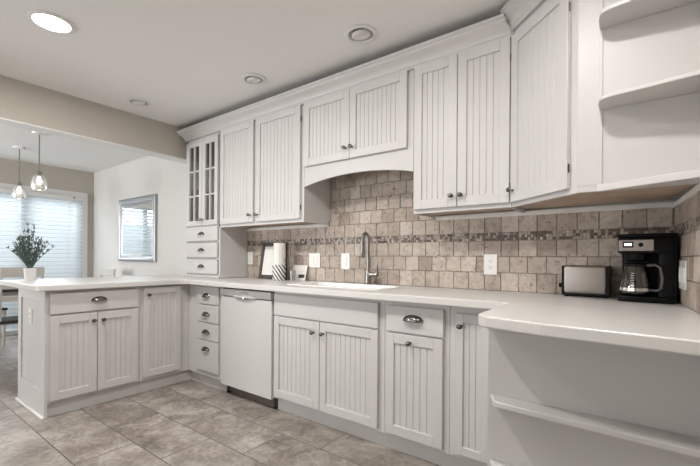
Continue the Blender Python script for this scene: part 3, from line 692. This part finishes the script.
for bx_ in ((-fw_/2, -fw_/2+fb, 0, fh), (fw_/2-fb, fw_/2, 0, fh), (-fw_/2+fb-.001, fw_/2-fb+.001, 0, fb), (-fw_/2+fb-.001, fw_/2-fb+.001, fh-fb, fh)): q.box(bx_[0], bx_[1], -.018, 0, bx_[2], bx_[3], .003, mtx=lean)
q.build('frame', 'dwood', pf); MB().box(-fw_/2+fb-.003, fw_/2-fb+.003, -.009, -.003, fb-.003, fh-fb+.003, mtx=lean).build('sheet', 'paper', pf)
cd = thing('greeting_card', 'small white card with a dark picture standing right of the paper towels', 'card', (-2.35, 2.40, zc))
l2 = Matrix.Translation((-2.355, 2.41, zc+.0005)) @ Matrix.Rotation(R(-14), 4, 'X')
MB().box(-.085, .085, -.003, 0, 0, .135, mtx=l2).build('card_sheet', 'paper', cd)
MB().box(.0, .07, -.0036, -.003, .022, .052, mtx=l2).build('printed_picture', 'slot', cd)
gl = MB().lathe([(.0001, 0), (.022, 0), (.027, .09), (.0255, .09), (.0205, .004), (.0001, .004)], 16).build('drinking_glass', 'seeded'); gl.location = (-2.355, 2.345, zc)
tag(gl, 'small clear glass standing on the worktop in front of the white card', 'glass')

# potted plant on the peninsula
pp = thing('potted_plant', 'small grey-green leafy plant in a square stone pot at the peninsula end', 'plant', (-3.96, .955, zc))
q = MB(); px_, py_ = -3.96, .955
b = bmesh.new(); rs = []
for hw, z in ((.029, zc), (.034, 1.015), (.030, 1.015), (.029, 1.0)):
    rs.append([b.verts.new((px_+sx_*hw, py_+sy_*hw, z)) for sx_, sy_ in ((-1, -1), (1, -1), (1, 1), (-1, 1))])
for a, c in zip(rs, rs[1:]):
    for i in range(4): b.faces.new((a[i], a[(i+1) % 4], c[(i+1) % 4], c[i]))
b.faces.new(rs[0][::-1]); b.faces.new(rs[-1]); q.add(b); q.build('pot', 'pot', pp)
q = MB(); lf = bmesh.new()
def leaf(p, d, ln, wd):
    d = d.normalized(); s_ = d.cross(Vector((0, 0, 1)));  s_ = s_.normalized() if s_.length > .01 else Vector((1, 0, 0)); n_ = s_.cross(d)*wd*.5
    v = [lf.verts.new(x) for x in (p, p+d*ln*.45+s_*wd+n_, p+d*ln, p+d*ln*.45-s_*wd+n_)]; lf.faces.new(v)
for k in range(64):
    a = random.uniform(0, 2*pi); t_ = random.random()**.7; sp = .02+.075*t_; hh = (.34-.18*t_)*random.uniform(.75, 1.05)
    if k == 0: sp, hh = .01, .355
    if k in (1, 3, 4): a, sp, hh = R(84+3*k), .145-.012*k, .17+.012*k
    if k in (2, 5, 6): a, sp, hh = R(-92+3*k), .145-.01*k, .15+.01*k
    pts = [Vector((px_+cos(a)*(.012+sp*u**1.5), py_+sin(a)*(.012+sp*u**1.5), 1.0+hh*u)) for u in [i/6 for i in range(7)]]
    q.tube(pts, [.0022-.0002*i for i in range(7)], 4)
    for i in range(1, 7):
        for _ in range(4 if i > 4 else 3):
            dd = (pts[i]-pts[i-1]).normalized()+Vector((random.uniform(-.8, .8), random.uniform(-.8, .8), random.uniform(-.2, .5)))
            leaf(pts[i], dd, random.uniform(.022, .042), random.uniform(.003, .006))
q.build('stems', 'leaf', pp); q = MB(); q.add(lf); q.build('leaves', 'leaf', pp)

# ------------------------------------------------------------------ dining corner
tb = thing('dining_table', 'dark-topped dining table with pale legs beneath the pendant lamps', 'table', (-5.9, 1.2, 0))
MB().box(-6.50, -5.27, .62, 1.78, .735, .762, .005, 2).build('tabletop', 'tabletop', tb)
q = MB(); q.box(-6.40, -5.36, .72, .74, .64, .735); q.box(-6.40, -5.36, 1.66, 1.68, .64, .735); q.box(-6.40, -6.38, .72, 1.68, .64, .735); q.box(-5.38, -5.36, .72, 1.68, .64, .735); q.build('apron', 'chair', tb)
for x in (-6.38, -5.38):
    for y in (.74, 1.66): MB().tube([(x, y, .735), (x, y, .64), (x, y, .3), (x, y, 0)], [.035, .035, .030, .022], 12).build('leg', 'chair', tb)
def chair():
    t = thing('dining_chair', 'pale painted dining chair with slatted back standing behind the peninsula plant', 'chair', (0, 0, 0))
    w_ = .165
    MB().box(-w_-.03, w_+.03, -.36, .02, .435, .465, .008, 2).build('seat', 'tabletop', t, label='dark seat')
    for s_ in (-1, 1):
        MB().tube([(s_*w_, .02, 0), (s_*w_, .0, .25), (s_*w_, .0, .46), (s_*w_, .03, .75), (s_*w_, .06, 1.0)], [.014, .018, .018, .017, .014], 8).build('back_leg', 'chair', t)
        MB().tube([(s_*w_, -.33, 0), (s_*w_, -.33, .44)], [.013, .019], 8).build('front_leg', 'chair', t)
        MB().box(s_*w_-.009, s_*w_+.009, -.33, .0, .20, .225, .003).build('stretcher', 'chair', t)
    for z0, z1, y in ((.90, 1.0, .048), (.78, .83, .034), (.66, .71, .022)):
        MB().box(-w_, w_, y-.009, y+.009, z0, z1, .004).build('back_rail', 'chair', t)
    MB().box(-w_, w_, -.34, -.32, .38, .436).build('seat_rail', 'chair', t)
    return t
ch = chair(); ch.location = (-5.03, 1.14, 0); ch.rotation_euler = (0, 0, R(-90))
c2 = copy_tree(ch); c2.scale = (1, 1, .95); c2.location = (-5.72, 2.16, 0); c2.rotation_euler = (0, 0, R(4)); c2['label'] = 'pale dining chair with its back near the pale wall left of the mirror'
c3 = copy_tree(ch); c3.location = (-6.66, 1.1, 0); c3.rotation_euler = (0, 0, R(92)); c3['label'] = 'pale dining chair on the far side of the table, its back to the blinds'
